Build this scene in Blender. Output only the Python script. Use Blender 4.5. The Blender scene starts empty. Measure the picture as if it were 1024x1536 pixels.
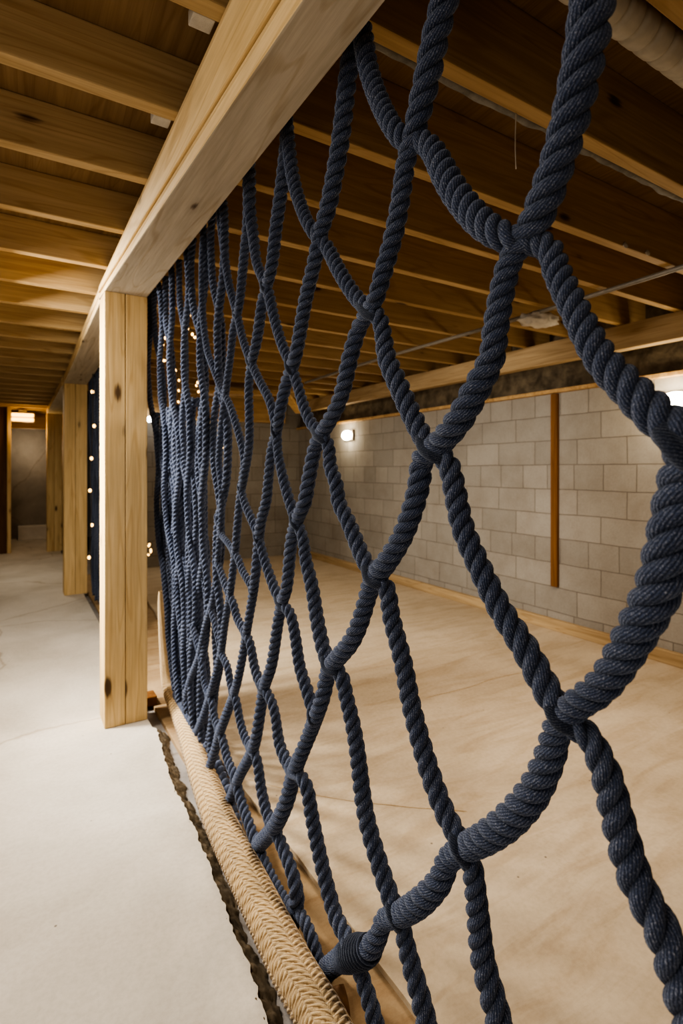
import bpy, bmesh, math, random
import numpy as np
from mathutils import Vector, Matrix, noise as mnoise

random.seed(7); rng = np.random.RandomState(11)
scn = bpy.context.scene
COL = scn.collection

# ------------------------------------------------------------------ camera
F = 800.0; CX = 512.0; HZ = 705.0; EYE = 1.30
TH = math.atan((CX - 25.0) / F)
SN, CS = math.sin(TH), math.cos(TH)
cd = bpy.data.cameras.new('camera'); cam = bpy.data.objects.new('camera', cd); COL.objects.link(cam)
cam.location = (0, 0, EYE); cam.rotation_euler = (math.pi / 2, 0, -TH)
cd.sensor_width = 36; cd.lens = F / 1536 * 36; cd.shift_y = -(768 - HZ) / 1536
cd.clip_start = 0.02; cd.clip_end = 60
cd.dof.use_dof = True; cd.dof.focus_distance = 1.15; cd.dof.aperture_fstop = 4.0
scn.camera = cam

def ray(px, py):
    a = (px - CX) / F; b = (HZ - py) / F
    return np.array([SN + a * CS, CS - a * SN, b])        # unit camera depth
def at_z(px, py, z):
    d = ray(px, py); t = (z - EYE) / d[2]
    return Vector((d[0] * t, d[1] * t, z))
EYEV = np.array([0, 0, EYE])

# ------------------------------------------------------------------ materials
def new_mat(name):
    m = bpy.data.materials.new(name); m.use_nodes = True
    nt = m.node_tree; b = nt.nodes['Principled BSDF']
    return m, nt, b
def N(nt, t, **kw):
    n = nt.nodes.new(t)
    for k, v in kw.items():
        if k in n.inputs: n.inputs[k].default_value = v
        else: setattr(n, k, v)
    return n
def ramp(nt, stops, interp='LINEAR'):
    r = nt.nodes.new('ShaderNodeValToRGB'); r.color_ramp.interpolation = interp
    el = r.color_ramp.elements
    while len(el) < len(stops): el.new(0.5)
    for e, (p, c) in zip(el, stops):
        e.position = p; e.color = (*c, 1) if len(c) == 3 else c
    return r
def mixc(nt, fac, a, b, blend='MIX'):
    n = nt.nodes.new('ShaderNodeMix'); n.data_type = 'RGBA'; n.blend_type = blend
    for i, v in ((0, fac), (6, a), (7, b)):
        if hasattr(v, 'links'): nt.links.new(v, n.inputs[i])
        elif i == 0: n.inputs[0].default_value = v
        else: n.inputs[i].default_value = (*v, 1)
    return n.outputs[2]
def bump(nt, b, h, strength=0.3, dist=0.01):
    n = N(nt, 'ShaderNodeBump'); n.inputs['Strength'].default_value = strength; n.inputs['Distance'].default_value = dist
    nt.links.new(h, n.inputs['Height']); nt.links.new(n.outputs[0], b.inputs['Normal'])
def obj_coord(nt, scale, randomize=True):
    tc = N(nt, 'ShaderNodeTexCoord'); out = tc.outputs['Object']
    if randomize:
        oi = N(nt, 'ShaderNodeObjectInfo')
        mu = N(nt, 'ShaderNodeVectorMath', operation='MULTIPLY_ADD')
        cm = N(nt, 'ShaderNodeCombineXYZ')
        for i in range(3): nt.links.new(oi.outputs['Random'], cm.inputs[i])
        mu.inputs[1].default_value = (17, 11, 23); nt.links.new(cm.outputs[0], mu.inputs[0]); nt.links.new(out, mu.inputs[2])
        out = mu.outputs[0]
    mp = N(nt, 'ShaderNodeMapping'); mp.inputs['Scale'].default_value = scale
    nt.links.new(out, mp.inputs['Vector'])
    return out, mp.outputs[0]

def wood(name, dark, light, axis=0, knot=(0.06, 0.028, 0.012), rough=0.65, knots=0.085):
    m, nt, b = new_mat(name)
    sc = [16, 16, 16]; sc[axis] = 0.9
    raw, v = obj_coord(nt, sc)
    n1 = N(nt, 'ShaderNodeTexNoise', Scale=1.0, Detail=5.0, Roughness=0.6, Distortion=0.9)
    nt.links.new(v, n1.inputs['Vector'])
    sc2 = [110, 110, 110]; sc2[axis] = 3.0
    mp2 = N(nt, 'ShaderNodeMapping'); mp2.inputs['Scale'].default_value = sc2; nt.links.new(raw, mp2.inputs['Vector'])
    n2 = N(nt, 'ShaderNodeTexNoise', Scale=1.0, Detail=3.0, Roughness=0.6); nt.links.new(mp2.outputs[0], n2.inputs['Vector'])
    r1 = ramp(nt, [(0.3, dark), (0.68, light)]); nt.links.new(n1.outputs[0], r1.inputs[0])
    r2 = ramp(nt, [(0.35, (0.80, 0.77, 0.72)), (0.6, (1, 1, 1))]); nt.links.new(n2.outputs[0], r2.inputs[0])
    c = mixc(nt, 0.6, r1.outputs[0], r2.outputs[0], 'MULTIPLY')
    # growth-ring lines
    sw = [7, 7, 7]; sw[axis] = 0.55
    mpw = N(nt, 'ShaderNodeMapping'); mpw.inputs['Scale'].default_value = sw; nt.links.new(raw, mpw.inputs['Vector'])
    nw = N(nt, 'ShaderNodeTexNoise', Scale=1.0, Detail=2.0, Distortion=0.4); nt.links.new(mpw.outputs[0], nw.inputs['Vector'])
    mm = N(nt, 'ShaderNodeMath', operation='MULTIPLY'); mm.inputs[1].default_value = 60; nt.links.new(nw.outputs[0], mm.inputs[0])
    sn = N(nt, 'ShaderNodeMath', operation='SINE'); nt.links.new(mm.outputs[0], sn.inputs[0])
    rw = ramp(nt, [(0.0, (1, 1, 1)), (0.75, (1, 1, 1)), (1.0, (0.80, 0.73, 0.63))]); nt.links.new(sn.outputs[0], rw.inputs[0])
    c = mixc(nt, 0.6, c, rw.outputs[0], 'MULTIPLY')
    # knots
    sk = [6.5, 6.5, 6.5]; sk[axis] = 2.6
    mpk = N(nt, 'ShaderNodeMapping'); mpk.inputs['Scale'].default_value = sk; nt.links.new(raw, mpk.inputs['Vector'])
    vo = N(nt, 'ShaderNodeTexVoronoi', Scale=1.0, Randomness=1.0); nt.links.new(mpk.outputs[0], vo.inputs['Vector'])
    ad = N(nt, 'ShaderNodeMath', operation='MULTIPLY_ADD'); ad.inputs[1].default_value = 0.12; nt.links.new(n2.outputs[0], ad.inputs[0]); nt.links.new(vo.outputs['Distance'], ad.inputs[2])
    rk = ramp(nt, [(0.0, (1, 1, 1)), (0.06 + knots, (0.9, 0.9, 0.9)), (0.12 + knots, (0.12, 0.12, 0.12)), (0.25 + knots, (0, 0, 0))]); nt.links.new(ad.outputs[0], rk.inputs[0])
    c = mixc(nt, rk.outputs[0], c, knot)
    nt.links.new(c, b.inputs['Base Color']); b.inputs['Roughness'].default_value = rough
    b.inputs['Specular IOR Level'].default_value = 0.25
    bump(nt, b, n2.outputs[0], 0.25, 0.002)
    return m

M = {}
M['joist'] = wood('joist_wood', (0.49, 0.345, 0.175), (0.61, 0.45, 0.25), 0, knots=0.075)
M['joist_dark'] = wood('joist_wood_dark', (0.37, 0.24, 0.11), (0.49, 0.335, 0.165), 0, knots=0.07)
M['beam'] = wood('beam_wood', (0.62, 0.43, 0.20), (0.84, 0.64, 0.36), 1, knots=0.085)
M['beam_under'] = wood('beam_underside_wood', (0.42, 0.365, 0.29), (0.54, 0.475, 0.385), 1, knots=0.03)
M['post'] = wood('post_wood', (0.55, 0.38, 0.18), (0.73, 0.54, 0.285), 2, knots=0.10)
M['plate'] = wood('plate_wood', (0.36, 0.25, 0.13), (0.54, 0.40, 0.235), 1, knots=0.0)
M['board'] = wood('board_wood', (0.40, 0.24, 0.10), (0.62, 0.42, 0.21), 0, knots=0.0)
M['rust'] = wood('brown_batten_wood', (0.13, 0.055, 0.018), (0.26, 0.12, 0.035), 2, knots=0.0)
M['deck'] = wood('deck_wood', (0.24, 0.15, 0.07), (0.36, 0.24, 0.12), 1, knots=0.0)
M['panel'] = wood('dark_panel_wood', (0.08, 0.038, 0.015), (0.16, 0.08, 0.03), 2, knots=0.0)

def concrete(name, c_lo, c_hi, speck=(0.16, 0.13, 0.10), streak=None, scale=1.0, rough=0.75, bmp=0.12, cracks=True):
    m, nt, b = new_mat(name)
    raw, v = obj_coord(nt, (scale, scale, scale), False)
    n1 = N(nt, 'ShaderNodeTexNoise', Scale=1.3, Detail=8.0, Roughness=0.62, Distortion=0.4); nt.links.new(v, n1.inputs['Vector'])
    r1 = ramp(nt, [(0.3, c_lo), (0.65, c_hi)]); nt.links.new(n1.outputs[0], r1.inputs[0]); c = r1.outputs[0]
    n3 = N(nt, 'ShaderNodeTexNoise', Scale=60.0, Detail=4.0, Roughness=0.7); nt.links.new(v, n3.inputs['Vector'])
    r3 = ramp(nt, [(0.3, (0.86, 0.85, 0.83)), (0.6, (1, 1, 1))]); nt.links.new(n3.outputs[0], r3.inputs[0])
    c = mixc(nt, 0.8, c, r3.outputs[0], 'MULTIPLY')
    if streak:
        mp = N(nt, 'ShaderNodeMapping'); mp.inputs['Scale'].default_value = (1.2, 5.5, 1); mp.inputs['Rotation'].default_value = (0, 0, 0.35); nt.links.new(raw, mp.inputs['Vector'])
        ns = N(nt, 'ShaderNodeTexNoise', Scale=1.6, Detail=6.0, Roughness=0.65, Distortion=1.2); nt.links.new(mp.outputs[0], ns.inputs['Vector'])
        rs = ramp(nt, [(0.36, streak), (0.56, (1, 1, 1))]); nt.links.new(ns.outputs[0], rs.inputs[0])
        c = mixc(nt, 0.7, c, rs.outputs[0], 'MULTIPLY')
    vs = N(nt, 'ShaderNodeTexVoronoi', Scale=9.0); nt.links.new(v, vs.inputs['Vector'])
    rs2 = ramp(nt, [(0.0, (1, 1, 1)), (0.025, (0.8, 0.8, 0.8)), (0.045, (0, 0, 0))]); nt.links.new(vs.outputs['Distance'], rs2.inputs[0])
    c = mixc(nt, rs2.outputs[0], c, speck)
    if cracks:
        nv = N(nt, 'ShaderNodeTexNoise', Scale=2.0, Detail=4.0); nt.links.new(raw, nv.inputs['Vector'])
        mv = N(nt, 'ShaderNodeVectorMath', operation='MULTIPLY_ADD'); mv.inputs[1].default_value = (0.35, 0.35, 0.35)
        nt.links.new(nv.outputs['Color'], mv.inputs[0]); nt.links.new(raw, mv.inputs[2])
        vc = N(nt, 'ShaderNodeTexVoronoi', feature='DISTANCE_TO_EDGE', Scale=0.55); nt.links.new(mv.outputs[0], vc.inputs['Vector'])
        rc = ramp(nt, [(0.0, (0.62, 0.55, 0.47)), (0.0035, (0.85, 0.82, 0.78)), (0.007, (1, 1, 1))]); nt.links.new(vc.outputs['Distance'], rc.inputs[0])
        c = mixc(nt, 0.7, c, rc.outputs[0], 'MULTIPLY')
    nt.links.new(c, b.inputs['Base Color']); b.inputs['Roughness'].default_value = rough
    b.inputs['Specular IOR Level'].default_value = 0.3
    bump(nt, b, n3.outputs[0], bmp, 0.004)
    return m
M['slab'] = concrete('pale_concrete', (0.43, 0.385, 0.32), (0.62, 0.57, 0.50))
M['room_floor'] = concrete('tan_floor', (0.49, 0.395, 0.28), (0.62, 0.515, 0.385), streak=(0.80, 0.74, 0.66), rough=0.6, cracks=False)
M['trench'] = concrete('grey_trench', (0.17, 0.155, 0.145), (0.36, 0.335, 0.32), speck=(0.03, 0.025, 0.02), scale=4, bmp=0.5)
M['rubble'] = concrete('dark_rubble', (0.06, 0.045, 0.03), (0.26, 0.20, 0.13), speck=(0.02, 0.015, 0.01), scale=14, bmp=0.8, cracks=False)
M['grey'] = concrete('grey_concrete', (0.20, 0.175, 0.145), (0.34, 0.30, 0.25), scale=1.5)
M['white_block'] = concrete('white_block', (0.55, 0.50, 0.43), (0.7, 0.65, 0.58), scale=2, cracks=False)
M['debris'] = concrete('ledge_debris', (0.05, 0.036, 0.022), (0.22, 0.17, 0.11), scale=6, bmp=0.9, cracks=False)
M['foam'] = concrete('pale_foam', (0.50, 0.45, 0.38), (0.72, 0.67, 0.58), scale=9, bmp=0.6, cracks=False)
M['insul'] = concrete('grey_insulation', (0.16, 0.15, 0.13), (0.36, 0.34, 0.30), scale=9, bmp=0.8, cracks=False)

def blockwall(name, ax):
    m, nt, b = new_mat(name)
    tc = N(nt, 'ShaderNodeTexCoord'); sp = N(nt, 'ShaderNodeSeparateXYZ'); cb = N(nt, 'ShaderNodeCombineXYZ')
    nt.links.new(tc.outputs['Object'], sp.inputs[0])
    nt.links.new(sp.outputs[ax], cb.inputs[0]); nt.links.new(sp.outputs[2], cb.inputs[1])
    # slight waviness so that the joints are hand-laid
    nz = N(nt, 'ShaderNodeTexNoise', Scale=3.0, Detail=3.0); nt.links.new(tc.outputs['Object'], nz.inputs['Vector'])
    mv = N(nt, 'ShaderNodeVectorMath', operation='MULTIPLY_ADD'); mv.inputs[1].default_value = (0.016, 0.016, 0)
    nt.links.new(nz.outputs['Color'], mv.inputs[0]); nt.links.new(cb.outputs[0], mv.inputs[2])
    br = N(nt, 'ShaderNodeTexBrick'); br.offset = 0.5; br.squash = 0.62; br.squash_frequency = 3
    for k, v in (('Scale', 1.0), ('Mortar Size', 0.0045), ('Mortar Smooth', 0.3), ('Bias', 0.0), ('Brick Width', 0.40), ('Row Height', 0.20)):
        br.inputs[k].default_value = v
    br.inputs['Color1'].default_value = (0.325, 0.30, 0.262, 1); br.inputs['Color2'].default_value = (0.39, 0.36, 0.315, 1); br.inputs['Mortar'].default_value = (0.22, 0.195, 0.165, 1)
    nt.links.new(mv.outputs[0], br.inputs['Vector'])
    n1 = N(nt, 'ShaderNodeTexNoise', Scale=2.2, Detail=7.0, Roughness=0.65); nt.links.new(tc.outputs['Object'], n1.inputs['Vector'])
    r1 = ramp(nt, [(0.32, (0.74, 0.70, 0.66)), (0.6, (1, 1, 1))]); nt.links.new(n1.outputs[0], r1.inputs[0])
    c = mixc(nt, 0.7, br.outputs['Color'], r1.outputs[0], 'MULTIPLY')
    n2 = N(nt, 'ShaderNodeTexNoise', Scale=70.0, Detail=4.0, Roughness=0.7); nt.links.new(tc.outputs['Object'], n2.inputs['Vector'])
    r2 = ramp(nt, [(0.3, (0.84, 0.83, 0.82)), (0.6, (1, 1, 1))]); nt.links.new(n2.outputs[0], r2.inputs[0])
    c = mixc(nt, 0.7, c, r2.outputs[0], 'MULTIPLY')
    nt.links.new(c, b.inputs['Base Color']); b.inputs['Roughness'].default_value = 0.85; b.inputs['Specular IOR Level'].default_value = 0.2
    iv = N(nt, 'ShaderNodeMath', operation='MULTIPLY_ADD'); iv.inputs[1].default_value = -1.6
    nt.links.new(br.outputs['Fac'], iv.inputs[0]); nt.links.new(n2.outputs[0], iv.inputs[2])
    bump(nt, b, iv.outputs[0], 0.35, 0.006)
    return m
M['block_y'] = blockwall('block_wall', 1); M['block_x'] = blockwall('block_wall_far', 0)

def rope_mat(name, dark, mid, fuzz, yarns=15, skew=1.0, fade=0.5, groove_shade=True):
    m, nt, b = new_mat(name)
    uv = N(nt, 'ShaderNodeUVMap'); uv.uv_map = 'UVMap'
    sp = N(nt, 'ShaderNodeSeparateXYZ'); nt.links.new(uv.outputs[0], sp.inputs[0])
    a = N(nt, 'ShaderNodeMath', operation='MULTIPLY_ADD'); a.inputs[1].default_value = skew; nt.links.new(sp.outputs[1], a.inputs[0]); nt.links.new(sp.outputs[0], a.inputs[2])
    # wobble
    tc = N(nt, 'ShaderNodeTexCoord')
    nw = N(nt, 'ShaderNodeTexNoise', Scale=220.0, Detail=3.0); nt.links.new(tc.outputs['Object'], nw.inputs['Vector'])
    w = N(nt, 'ShaderNodeMath', operation='MULTIPLY_ADD'); w.inputs[1].default_value = 0.07; nt.links.new(nw.outputs[0], w.inputs[0]); nt.links.new(a.outputs[0], w.inputs[2])
    mu = N(nt, 'ShaderNodeMath', operation='MULTIPLY'); mu.inputs[1].default_value = 2 * math.pi * yarns; nt.links.new(w.outputs[0], mu.inputs[0])
    sn = N(nt, 'ShaderNodeMath', operation='SINE'); nt.links.new(mu.outputs[0], sn.inputs[0])
    mr = N(nt, 'ShaderNodeMapRange'); mr.inputs[1].default_value = -1; mr.inputs[2].default_value = 1; nt.links.new(sn.outputs[0], mr.inputs[0])
    nf = N(nt, 'ShaderNodeTexNoise', Scale=480.0, Detail=3.0, Roughness=0.7); nt.links.new(tc.outputs['Object'], nf.inputs['Vector'])
    r1 = ramp(nt, [(0.0, dark), (0.45, mid), (1.0, mid)]); nt.links.new(mr.outputs[0], r1.inputs[0])
    rf = ramp(nt, [(0.50, (0, 0, 0)), (0.72, (1, 1, 1))]); nt.links.new(nf.outputs[0], rf.inputs[0])
    fm = N(nt, 'ShaderNodeMath', operation='MULTIPLY'); nt.links.new(rf.outputs[0], fm.inputs[0]); nt.links.new(mr.outputs[0], fm.inputs[1])
    c = mixc(nt, fm.outputs[0], r1.outputs[0], fuzz)
    # shade between the strands painted into the colour: grooves darker, crests paler
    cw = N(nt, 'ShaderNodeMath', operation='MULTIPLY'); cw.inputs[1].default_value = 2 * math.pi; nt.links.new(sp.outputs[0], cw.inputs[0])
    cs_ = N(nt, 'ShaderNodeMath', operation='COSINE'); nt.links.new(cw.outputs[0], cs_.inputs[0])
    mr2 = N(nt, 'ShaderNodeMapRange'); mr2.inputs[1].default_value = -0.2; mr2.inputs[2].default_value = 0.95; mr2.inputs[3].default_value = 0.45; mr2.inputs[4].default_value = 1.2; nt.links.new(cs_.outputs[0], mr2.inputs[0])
    if groove_shade:
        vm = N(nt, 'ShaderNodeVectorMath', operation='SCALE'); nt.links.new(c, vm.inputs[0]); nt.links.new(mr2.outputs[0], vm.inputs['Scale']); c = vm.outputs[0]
    nl = N(nt, 'ShaderNodeTexNoise', Scale=9.0, Detail=4.0); nt.links.new(tc.outputs['Object'], nl.inputs['Vector'])
    rl = ramp(nt, [(0.3, (0.75, 0.75, 0.8)), (0.7, (1.25, 1.2, 1.15))]); nt.links.new(nl.outputs[0], rl.inputs[0])
    c = mixc(nt, fade, c, rl.outputs[0], 'MULTIPLY')
    nt.links.new(c, b.inputs['Base Color']); b.inputs['Roughness'].default_value = 0.95
    b.inputs['Specular IOR Level'].default_value = 0.12
    b.inputs['Sheen Weight'].default_value = 0.35; b.inputs['Sheen Roughness'].default_value = 0.5
    b.inputs['Sheen Tint'].default_value = (0.6, 0.68, 0.85, 1)
    sm = N(nt, 'ShaderNodeMath', operation='MULTIPLY_ADD'); sm.inputs[1].default_value = 0.5; nt.links.new(nf.outputs[0], sm.inputs[0]); nt.links.new(mr.outputs[0], sm.inputs[2])
    bump(nt, b, sm.outputs[0], 0.5, 0.002)
    return m
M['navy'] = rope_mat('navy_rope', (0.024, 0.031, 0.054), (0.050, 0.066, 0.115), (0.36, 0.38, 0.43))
M['tan'] = rope_mat('tan_rope', (0.26, 0.17, 0.08), (0.56, 0.42, 0.24), (0.78, 0.63, 0.40), yarns=5, skew=0.6, groove_shade=False)

def plain(name, col, rough=0.5, metal=0.0, emit=None, strength=0):
    m, nt, b = new_mat(name)
    tc = N(nt, 'ShaderNodeTexCoord')
    n = N(nt, 'ShaderNodeTexNoise', Scale=35.0, Detail=3.0); nt.links.new(tc.outputs['Object'], n.inputs['Vector'])
    r = ramp(nt, [(0.3, tuple(x * 0.8 for x in col)), (0.7, col)]); nt.links.new(n.outputs[0], r.inputs[0])
    nt.links.new(r.outputs[0], b.inputs['Base Color'])
    b.inputs['Roughness'].default_value = rough; b.inputs['Metallic'].default_value = metal
    if emit:
        b.inputs['Emission Color'].default_value = (*emit, 1); b.inputs['Emission Strength'].default_value = strength
    return m
M['lamp_glow'] = plain('lamp_glow', (0.9, 0.88, 0.8), 0.3, 0, (1.0, 0.90, 0.72), 28)
M['tube_glow'] = plain('tube_glow', (0.9, 0.7, 0.4), 0.3, 0, (1.0, 0.52, 0.12), 4.5)
M['fairy_glow'] = plain('fairy_glow', (0.9, 0.7, 0.4), 0.3, 0, (1.0, 0.58, 0.18), 5)
M['white_glow'] = plain('white_glow', (0.9, 0.9, 0.9), 0.3, 0, (0.92, 0.96, 1.0), 30)
M['fixture'] = plain('fixture_metal', (0.35, 0.30, 0.24), 0.5, 0.2)
M['cord'] = plain('dark_cord', (0.05, 0.04, 0.03), 0.7)
M['conduit'] = plain('grey_conduit', (0.22, 0.19, 0.15), 0.5, 0.1)
M['string'] = plain('pale_string', (0.6, 0.55, 0.46), 0.8)
M['duct'] = plain('duct_wrap', (0.46, 0.41, 0.33), 0.6)

# ------------------------------------------------------------------ object helpers
def link(o, parent=None, loc=None):
    COL.objects.link(o)
    if parent is not None:
        o.parent = parent
    return o
def tag(o, label=None, cat=None, group=None, kind=None):
    if label: o['label'] = label
    if cat: o['category'] = cat
    if group: o['group'] = group
    if kind: o['kind'] = kind
    return o
def thing(name, loc, label, cat, group=None):
    e = bpy.data.objects.new(name, None); e.location = loc; e.empty_display_size = 0.1
    COL.objects.link(e); return tag(e, label, cat, group)
def mesh_obj(name, verts, faces, mat, parent=None, origin=(0, 0, 0), uvs=None, smooth=False):
    """verts in world coordinates; the object's origin is put at `origin`"""
    me = bpy.data.meshes.new(name)
    V = np.asarray(verts, dtype=float) - np.asarray(origin, dtype=float)
    me.from_pydata(V.tolist(), [], faces if isinstance(faces, list) else faces.tolist())
    if uvs is not None:
        ul = me.uv_layers.new(name='UVMap')
        li = np.empty(len(me.loops), dtype=np.int32); me.loops.foreach_get('vertex_index', li)
        ul.data.foreach_set('uv', np.asarray(uvs, dtype=np.float32)[li].ravel())
    me.materials.append(mat)
    if smooth: me.polygons.foreach_set('use_smooth', [True] * len(me.polygons))
    me.update()
    o = bpy.data.objects.new(name, me)
    po = np.array(parent.location) if parent is not None else np.zeros(3)
    o.location = Vector(np.asarray(origin, dtype=float) - po)
    return link(o, parent)
def hexa(name, c, mat, parent=None, bev=0.004, kind=None, mats=None, cuts=0, jit=0.0):
    """c: 8 corners: 4 of the start section, 4 of the end section (same order round)"""
    bm = bmesh.new(); vs = [bm.verts.new(p) for p in c]
    for f in ((3, 2, 1, 0), (4, 5, 6, 7), (0, 1, 5, 4), (1, 2, 6, 5), (2, 3, 7, 6), (3, 0, 4, 7)):
        bm.faces.new([vs[i] for i in f])
    bmesh.ops.recalc_face_normals(bm, faces=bm.faces)
    if bev: bmesh.ops.bevel(bm, geom=list(bm.edges), offset=bev, segments=2, affect='EDGES', profile=0.6)
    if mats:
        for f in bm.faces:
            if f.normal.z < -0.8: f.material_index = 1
    cen = np.mean(np.array([list(p) for p in c]), axis=0)
    base = np.array([cen[0], cen[1], min(p[2] for p in c)])
    me = bpy.data.meshes.new(name)
    bmesh.ops.translate(bm, verts=bm.verts, vec=Vector(-base)); bm.to_mesh(me); bm.free()
    me.materials.append(mat)
    if mats: me.materials.append(mats)
    o = bpy.data.objects.new(name, me)
    po = np.array(parent.location) if parent is not None else np.zeros(3)
    o.location = Vector(base - po)
    if kind: o['kind'] = kind
    return link(o, parent)
def box(name, x0, x1, y0, y1, z0, z1, mat, parent=None, bev=0.004, kind=None, **k):
    c = [(x0, y0, z0), (x1, y0, z0), (x1, y0, z1), (x0, y0, z1), (x0, y1, z0), (x1, y1, z0), (x1, y1, z1), (x0, y1, z1)]
    return hexa(name, c, mat, parent, bev, kind, **k)

def frames(P):
    T = np.gradient(P, axis=0); T /= np.linalg.norm(T, axis=1)[:, None] + 1e-12
    n = np.cross(T[0], [0.3, 0.9, 0.2]); n /= np.linalg.norm(n)
    Nn = np.empty_like(P)
    for i in range(len(P)):
        n = n - T[i] * np.dot(n, T[i]); n /= np.linalg.norm(n) + 1e-12; Nn[i] = n
    return T, Nn, np.cross(T, Nn)
def tube_arrays(P, R, seg, Nn=None, T=None, vscale=None, cap=True):
    if T is None: T, Nn, _ = frames(P)
    B = np.cross(T, Nn); n = len(P)
    ang = np.linspace(0, 2 * math.pi, seg + 1)
    R = np.broadcast_to(R, (n,))
    V = P[:, None, :] + R[:, None, None] * (np.cos(ang)[None, :, None] * Nn[:, None, :] + np.sin(ang)[None, :, None] * B[:, None, :])
    V = V.reshape(-1, 3)
    s = np.concatenate([[0], np.cumsum(np.linalg.norm(np.diff(P, axis=0), axis=1) / (0.5 * (R[1:] + R[:-1])))])
    UV = np.stack([np.tile(np.linspace(0, 1, seg + 1), n), np.repeat(s * 0.159, seg + 1)], axis=1)
    i = np.arange(n - 1)[:, None] * (seg + 1) + np.arange(seg)[None, :]
    Fc = np.stack([i, i + 1, i + seg + 2, i + seg + 1], axis=-1).reshape(-1, 4).tolist()
    if cap:
        Fc.append(list(range(seg - 1, -1, -1))); b = (n - 1) * (seg + 1); Fc.append([b + j for j in range(seg)])
    return V, Fc, UV
def resample(P, R, step):
    d = np.linalg.norm(np.diff(P, axis=0), axis=1); s = np.concatenate([[0], np.cumsum(d)])
    n = max(4, int(s[-1] / step) + 1); t = np.linspace(0, s[-1], n)
    return np.stack([np.interp(t, s, P[:, k]) for k in range(3)], axis=1), np.interp(t, s, R)
def catmull(C, per=12):
    """centripetal-ish smooth curve through control rows (any number of columns)"""
    C = np.asarray(C, dtype=float)
    d = np.linalg.norm(np.diff(C[:, :2] if C.shape[1] == 3 and C[:, 0].max() > 50 else C[:, :3], axis=0), axis=1)
    t = np.concatenate([[0], np.cumsum(np.sqrt(d + 1e-9))])
    m = np.empty_like(C)
    m[1:-1] = (C[2:] - C[:-2]) / (t[2:] - t[:-2])[:, None]
    m[0] = (C[1] - C[0]) / (t[1] - t[0]); m[-1] = (C[-1] - C[-2]) / (t[-1] - t[-2])
    out = []
    for i in range(len(C) - 1):
        h = t[i + 1] - t[i]
        for u in np.linspace(0, 1, per, endpoint=False):
            h00 = 2 * u**3 - 3 * u**2 + 1; h10 = u**3 - 2 * u**2 + u; h01 = -2 * u**3 + 3 * u**2; h11 = u**3 - u**2
            out.append(h00 * C[i] + h10 * h * m[i] + h01 * C[i + 1] + h11 * h * m[i + 1])
    out.append(C[-1]); return np.array(out)
def smooth1(a, k):
    ker = np.ones(k) / k
    if a.ndim == 1: return np.convolve(np.pad(a, k // 2, mode='edge'), ker, mode='valid')[:len(a)]
    return np.stack([smooth1(a[:, j], k) for j in range(a.shape[1])], axis=1)
def rope_arrays(P, R, seg=12, stepf=0.22, pitch=4.1, strands=3):
    P, R = resample(P, R, float(np.mean(R)) * stepf)
    T, Nn, B = frames(P)
    ds = np.concatenate([[0], np.linalg.norm(np.diff(P, axis=0), axis=1)])
    ph = np.cumsum(2 * math.pi * ds / (pitch * R)) + rng.rand() * 6
    Vs, Fs, Us, base = [], [], [], 0
    for k in range(strands):
        a = ph + 2 * math.pi * k / strands
        rad = np.cos(a)[:, None] * Nn + np.sin(a)[:, None] * B
        rs = 0.415 + 0.05 * (pitch - 2.5)
        Ck = P + ((1.0 - rs) * R)[:, None] * rad
        Tk = np.gradient(Ck, axis=0); Tk /= np.linalg.norm(Tk, axis=1)[:, None]
        n1 = rad - Tk * np.sum(rad * Tk, axis=1)[:, None]; n1 /= np.linalg.norm(n1, axis=1)[:, None]
        V, Fc, UV = tube_arrays(Ck, rs * R, seg, n1, Tk)
        UV[:, 1] += rng.rand()
        Vs.append(V); Us.append(UV); Fs += [[i + base for i in f] for f in Fc]; base += len(V)
    return np.concatenate(Vs), Fs, np.concatenate(Us)
def rope(name, P, R, mat, parent=None, **kw):
    P = np.asarray(P, dtype=float); V, Fc, UV = rope_arrays(P, np.broadcast_to(R, (len(P),)), **kw)
    return mesh_obj(name, V, Fc, mat, parent, P[-1], UV, True)
def tube(name, P, R, mat, parent=None, seg=10, origin=None):
    P = np.asarray(P, dtype=float); V, Fc, UV = tube_arrays(P, R, seg)
    return mesh_obj(name, V, Fc, mat, parent, P[0] if origin is None else origin, UV, True)
def ellipsoid(name, c, r, mat, parent=None, seg=16, rings=10, rough=0.0):
    V, Fc = [], []
    for i in range(rings + 1):
        p = math.pi * i / rings
        for j in range(seg):
            a = 2 * math.pi * j / seg
            v = np.array([math.sin(p) * math.cos(a), math.sin(p) * math.sin(a), math.cos(p)])
            if rough: v = v * (1 + rough * mnoise.noise(Vector(v * 2.3)) + 0.5 * rough * mnoise.noise(Vector(v * 6)))
            V.append(np.array(c) + v * np.array(r))
    for i in range(rings):
        for j in range(seg):
            a, b = i * seg + j, i * seg + (j + 1) % seg
            Fc.append([a, a + seg, b + seg, b])
    return mesh_obj(name, V, Fc, mat, parent, c, None, True)

# ------------------------------------------------------------------ setting
ZJ = 2.285; JH = 0.155; ZD = ZJ + JH; ZT = ZJ + 0.245
XR, YF, YE = 3.76, 7.45, 11.8
XL, YB = -2.6, -1.6
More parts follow.
